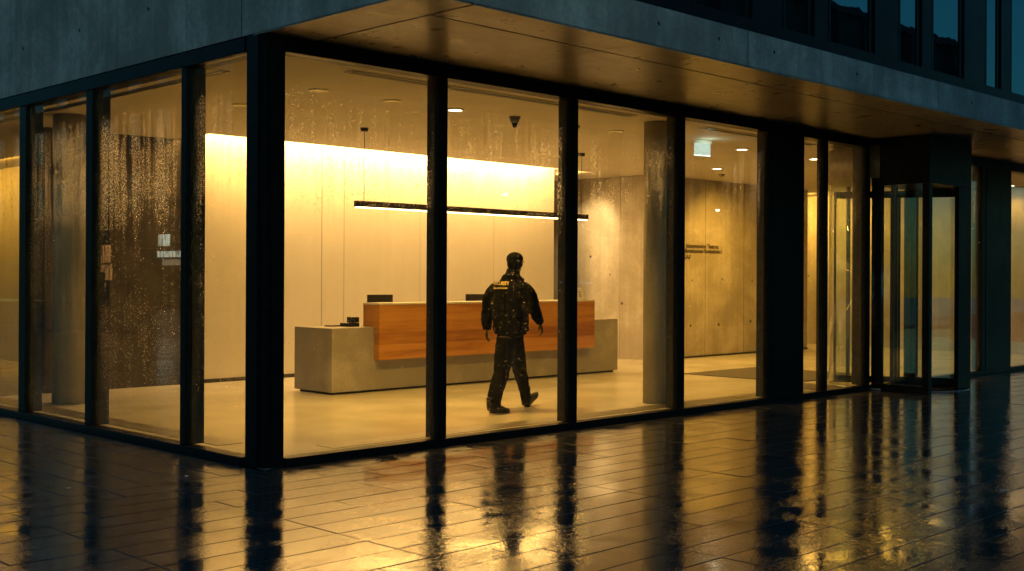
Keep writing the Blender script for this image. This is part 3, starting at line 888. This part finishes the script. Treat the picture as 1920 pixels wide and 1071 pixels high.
jk.tube([W(983, 600, -.08), W(985, 622, -.08)], [.055, .05], 12)                         # hem pushed out on the right
remesh(jk, "jacket", M_cloth, .010, guard, .009, 8, 3)
jacket = [o for o in guard.children if o.name.startswith("jacket")][0]
# trousers
tr_ = MB()
tr_.tube([W(957, 612), W(957, 628), W(957, 645)], [(.155, .12), (.158, .12), (.145, .11)], 20, ell=side * .8 + rt * -.6)
tr_.tube([W(949, 636, -.07), W(944, 668, -.10), W(940, 702, -.13), W(930, 732, -.24), W(925, 760, -.33)], [.112, .108, .094, .086, .080], 18)
tr_.tube([W(965, 636, .08), W(970, 668, .16), W(976, 700, .26), W(983, 728, .37), W(987, 752, .44)], [.108, .098, .080, .070, .062], 18)
remesh(tr_, "trousers", M_cloth2, .010, guard, .008, 9, 3)
# boots
def boot(name, ank, heel, ball, toe, sole_n):
    b_ = MB()
    b_.tube([ank + Vector((0, 0, .10)), ank, heel * .5 + ank * .5], [.058, .054, .05], 14)
    b_.tube([heel + sole_n * .035 - (toe - heel) * .02, heel + sole_n * .045 + (toe - heel) * .15, (heel + ball) / 2 + sole_n * .05, ball + sole_n * .034, toe + sole_n * .026],
            [(.036, .034), (.042, .044), (.042, .05), (.046, .032), (.034, .024)], 14, ell=(toe - heel).cross(sole_n).normalized())
    b_.tube([ank, (heel + ball) / 2 + sole_n * .06, ball + sole_n * .04], [.05, .048, .036], 12)
    o_ = remesh(b_, name, M_boot, .007, guard, 0, smooth=2)
    s_ = MB()
    ac = (toe - heel).cross(sole_n).normalized()
    L = toe - heel
    prof = [(-.06, .028), (.0, .036), (.25, .034), (.5, .036), (.72, .046), (.9, .038), (1.06, .018)]
    tv, bv = [], []
    for sg in (1, -1):
        for (q, h_) in (prof if sg == 1 else reversed(prof)):
            pt = heel + L * q + ac * h_ * sg
            if q > .72: pt = ball + (toe - ball) * ((q - .72) / .28) + ac * h_ * sg
            tv.append(s_.bm.verts.new(pt + sole_n * .016)); bv.append(s_.bm.verts.new(pt))
    s_.bm.faces.new(tv); s_.bm.faces.new(list(reversed(bv)))
    for i in range(len(tv)):
        j = (i + 1) % len(tv); s_.bm.faces.new((tv[i], bv[i], bv[j], tv[j]))
    s_.build("sole", M_boot, o_)
hr = Vector((3.905, 1.40, .004)); tr2 = hr + Vector((.94, .12, 0)).normalized() * .285
hr = hr + Vector((0, 0, .012))
boot("boot", J(921, 762, -.33), hr, hr + (tr2 - hr) * .72 - Vector((0, 0, .008)), tr2 - Vector((0, 0, .002)), Vector((0, 0, 1)))
hl_ = Vector((4.775, 1.70, .006)); dt = Vector((.88, .28, .42)).normalized(); tl = hl_ + dt * .28
nn_ = (Vector((0, 0, 1)) - dt * dt.z).normalized()
boot("boot", J(986, 756, .45), hl_, hl_ + dt * .20, tl, nn_)
# short dark hair under the cap
hb = MB(); hb.sphere(hc - hf * .028 + Vector((0, 0, .005)), (.086, .086, .090), 20)
hb.build("hair", M_cloth2, guard)
# cap
cp = MB()
cp.sphere(hc - hf * .012 + Vector((0, 0, .055)), (.099, .099, .082), 24)
bmesh.ops.bisect_plane(cp.bm, geom=cp.bm.verts[:] + cp.bm.edges[:] + cp.bm.faces[:], plane_co=hc + Vector((0, 0, .022)), plane_no=(0, 0, -1), clear_outer=True)
bmesh.ops.holes_fill(cp.bm, edges=cp.bm.edges)
pk = []
for i in range(9):
    a = R(-62 + 124 * i / 8)
    pk.append((hc + hf * (.080 * math.cos(a)) + hl * (.086 * math.sin(a)) + Vector((0, 0, .032)), hc + hf * (.06 + .085 * math.cos(a * .9)) + hl * (.080 * math.sin(a)) + Vector((0, 0, .020))))
lay = []
for dz in (.004, -.002):
    lay.append([[cp.bm.verts.new(a + Vector((0, 0, dz))), cp.bm.verts.new(c_ + Vector((0, 0, dz)))] for a, c_ in pk])
for i in range(8):
    cp.bm.faces.new((lay[0][i][0], lay[0][i][1], lay[0][i + 1][1], lay[0][i + 1][0]))
    cp.bm.faces.new((lay[1][i + 1][0], lay[1][i + 1][1], lay[1][i][1], lay[1][i][0]))
    cp.bm.faces.new((lay[0][i][1], lay[1][i][1], lay[1][i + 1][1], lay[0][i + 1][1]))
for i in (0, 8): cp.bm.faces.new((lay[0][i][0], lay[1][i][0], lay[1][i][1], lay[0][i][1]))
cp.build("cap", M_cloth, guard)
# lettering on the jacket's back
bpy.context.view_layer.update()
bv = BVHTree.FromPolygons([jacket.matrix_world @ v.co for v in jacket.data.vertices], [tuple(p_.vertices) for p_ in jacket.data.polygons])
def stick(x, y):
    d = ray(x, y).normalized(); h_ = bv.ray_cast(CAM, d)
    return (h_[0] - d * .006, d) if h_[0] else (J(x, y, -.2), d)
me = text_mesh("t", "SECURITY", 1.0, M_patch2, .0, 0.0)
xs = [v.co.x for v in me.vertices]; x0_, x1_ = min(xs), max(xs); ys = [v.co.y for v in me.vertices]; y0_, y1_ = min(ys), max(ys)
bpy.data.meshes.remove(me)
lb = MB()
def glyphs(body, ax, ay, bx, by, hpx):
    me_ = text_mesh("t", body, 1.0, M_patch2, .01, 0.0)
    bm2 = bmesh.new(); bm2.from_mesh(me_); bpy.data.meshes.remove(me_)
    bmesh.ops.triangulate(bm2, faces=bm2.faces)
    X = [v.co.x for v in bm2.verts]; Y = [v.co.y for v in bm2.verts]; a0, a1, b0, b1 = min(X), max(X), min(Y), max(Y)
    mp_ = {}
    for v in bm2.verts:
        u_ = (v.co.x - a0) / (a1 - a0); w_ = (v.co.y - b0) / (b1 - b0)
        c_, d_ = stick(ax + (bx - ax) * u_, ay + (by - ay) * u_ + hpx * (1 - w_))
        mp_[v] = lb.bm.verts.new(c_)
    for f_ in bm2.faces:
        try: lb.bm.faces.new([mp_[v] for v in f_.verts])
        except Exception: pass
    bm2.free()
glyphs("SECURITY", 925.5, 527.2, 954.5, 528.2, 7.2)
for (y0_, y1_) in ((539.3, 541.8),):
    for i in range(8):
        xa, xb = 925.5 + 26 * i / 8, 925.5 + 26 * (i + 1) / 8
        lb.bm.faces.new([lb.bm.verts.new(stick(a, c_)[0]) for a, c_ in ((xa, y0_), (xb, y0_), (xb, y1_), (xa, y1_))])
lo = lb.build("lettering", M_patch2); lo.parent = jacket; lo.matrix_parent_inverse = jacket.matrix_world.inverted()

# ------------------------------------------------------------------ across the street (seen in the reflections)
M_far = simple("dark_facade", (.05, .05, .05), .8, 0, .2, .3, 1)
M_farwin = simple("dark_window_glass", (.012, .016, .018), .15, 0, .6)
def lit(name, color, strength):
    m, nt, out = mat(name); n = N(nt)
    mp = n.new("Mapping"); n.link(n.pos(), mp.inputs[0]); mp.inputs["Scale"].default_value = (1, 5.0, .8)
    f = n.rng(n.noise(mp.outputs[0], 1.0, 3, .6), .35, .65, .25, 1.15)
    e = n.new("Emission"); e.inputs[0].default_value = (*color, 1); n.link(n.math('MULTIPLY', f, strength), e.inputs[1])
    n.link(e.outputs[0], out.inputs[0]); return m
M_litw = lit("cold_lit_window", (.95, 1, .80), 2.8)
M_lito = lit("warm_lit_window", (1, .45, .14), 1.3)
def far_building(name, x0, y0, x1, y1, h_, face, label, lit):
    t = empty(name, ((x0 + x1) / 2, (y0 + y1) / 2, 0), label, "building")
    b = MB(); b.box(x0, y0, 0, x1, y1, h_); b.box(x0 - .3, y0 - .3, h_ + .001, x1 + .3, y1 + .3, h_ + .35); b.build("walls", M_far, t)
    if face == 'N':
        x = x0 + 1; i = 0
        while x < x1 - 2:
            b = MB(); z = 1
            while z < h_ - 2: b.box(x, y1 - .02, z, x + 1.3, y1 + .04, z + 1.9); z += 3.2
            b.build("window", M_farwin, t); b = MB(); b.box(x + 1.5, y1 + .001, .3, x + 1.75, y1 + .35, h_ - .01); b.build("pilaster", M_far, t)
            x += 2.4
    else:
        y = y0 + 1
        while y < y1 - 2:
            b = MB(); z = 5
            while z < h_ - 2: b.box(x1 - .02, y, z, x1 + .04, y + 1.4, z + 1.9); z += 3.2
            b.build("window", M_farwin, t)
            y += 3.0
    for (m_, bx) in lit:
        b = MB(); b.box(*bx); b.build("lit_window", m_, t)
far_building("brick_block", -6, -38, 60, -24, 14.1, 'N', "dark block across the street mirrored in the upper windows",
             [(emis("cool_strip", (.35, .6, 1), 1.1), (29.5, -23.96, 1.28, 31.4, -23.9, 1.36)), (emis("cool_strip", (.35, .6, 1), .9), (29.9, -23.96, .9, 30.6, -23.9, 1.25)),
              (emis("cool_strip2", (.7, .9, 1), 1.1), (70, -23.96, .7, 73, -23.9, .78))])
far_building("street_house", -38, -2, -25, 95, 17.0, 'E', "dark house to the left mirrored in the side glazing",
             [(M_litw, (-24.96, 46.9, 3.05, -24.9, 48.0, 3.65)), (M_litw, (-24.96, 45.5, 2.47, -24.9, 48.1, 2.78)), (emis("dim_white", (1, .8, .5), .8), (-24.96, 45.7, 2.05, -24.9, 47.6, 2.35)),
              (M_lito, (-24.96, 53.4, 2.2, -24.9, 55.2, 3.2)), (M_lito, (-24.96, 53.2, 1.25, -24.9, 53.9, 2.1)), (M_lito, (-24.96, 54.1, 1.7, -24.9, 55.0, 2.1))])
def street_lamp(x, y, label, c_, e_):
    t = empty("street_lamp", (x, y, 0), label, "street lamp", "street lamps behind the viewer")
    b = MB(); b.tube([(0, 0, 0), (0, 0, 2.2), (0, 0, 4.3)], [.07, .05, .035], 10); o = b.build("pole", M_steel); o.parent = t
    b = MB(); b.cyl(0, 0, 4.3, 4.42, .16, 16, .10); o = b.build("hood", M_steel); o.parent = t
    b = MB(); b.sphere((0, 0, 4.26), (.09, .09, .05), 12); o = b.build("bulb", emis("street_bulb", c_, e_)); o.parent = t
street_lamp(22, -19.5, "street lamp with a warm bulb on the far side of the road", (1, .7, .35), 30)
street_lamp(34, -19.5, "street lamp with a whiter bulb farther down the road", (1, .85, .6), 30)

# a few wet scraps on the slabs
M_scrap = simple("pale_scrap", (.45, .45, .40), .4, 0, .5)
for (x, y, a, lab) in ((-1.53, .19, .4, "small pale leaf on the wet paving before the left side glazing"),
                       (-.66, .05, 1.2, "small pale leaf on the wet paving by the second mullion left of the corner"),
                       (3.35, -4.55, 2.0, "pale leaf on the wet paving at the lower right, far from the building"),
                       (6.33, -3.38, 2.6, "pale leaf on the wet paving out in front of the revolving door")):
    b = MB(); n_ = 9; ring_ = []
    for i in range(n_ * 2):
        t_ = math.pi * i / n_
        u_ = .028 * math.cos(t_); v_ = .012 * math.sin(t_) * (1.15 + .3 * math.sin(3 * t_))
        ring_.append((u_ * math.cos(a) - v_ * math.sin(a), u_ * math.sin(a) + v_ * math.cos(a), .004 + .006 * abs(math.cos(t_)) ** 2))
    top_ = [b.bm.verts.new(Vector(c_) + Vector((0, 0, .0015))) for c_ in ring_]; bot_ = [b.bm.verts.new(c_) for c_ in ring_]
    b.bm.faces.new(top_); b.bm.faces.new(list(reversed(bot_)))
    for i in range(len(top_)):
        j = (i + 1) % len(top_); b.bm.faces.new((bot_[i], bot_[j], top_[j], top_[i]))
    o = b.build("fallen_leaf", M_scrap); o.location = (x, y, .001); tag(o, lab, "leaf", "leaves fallen on the paving")
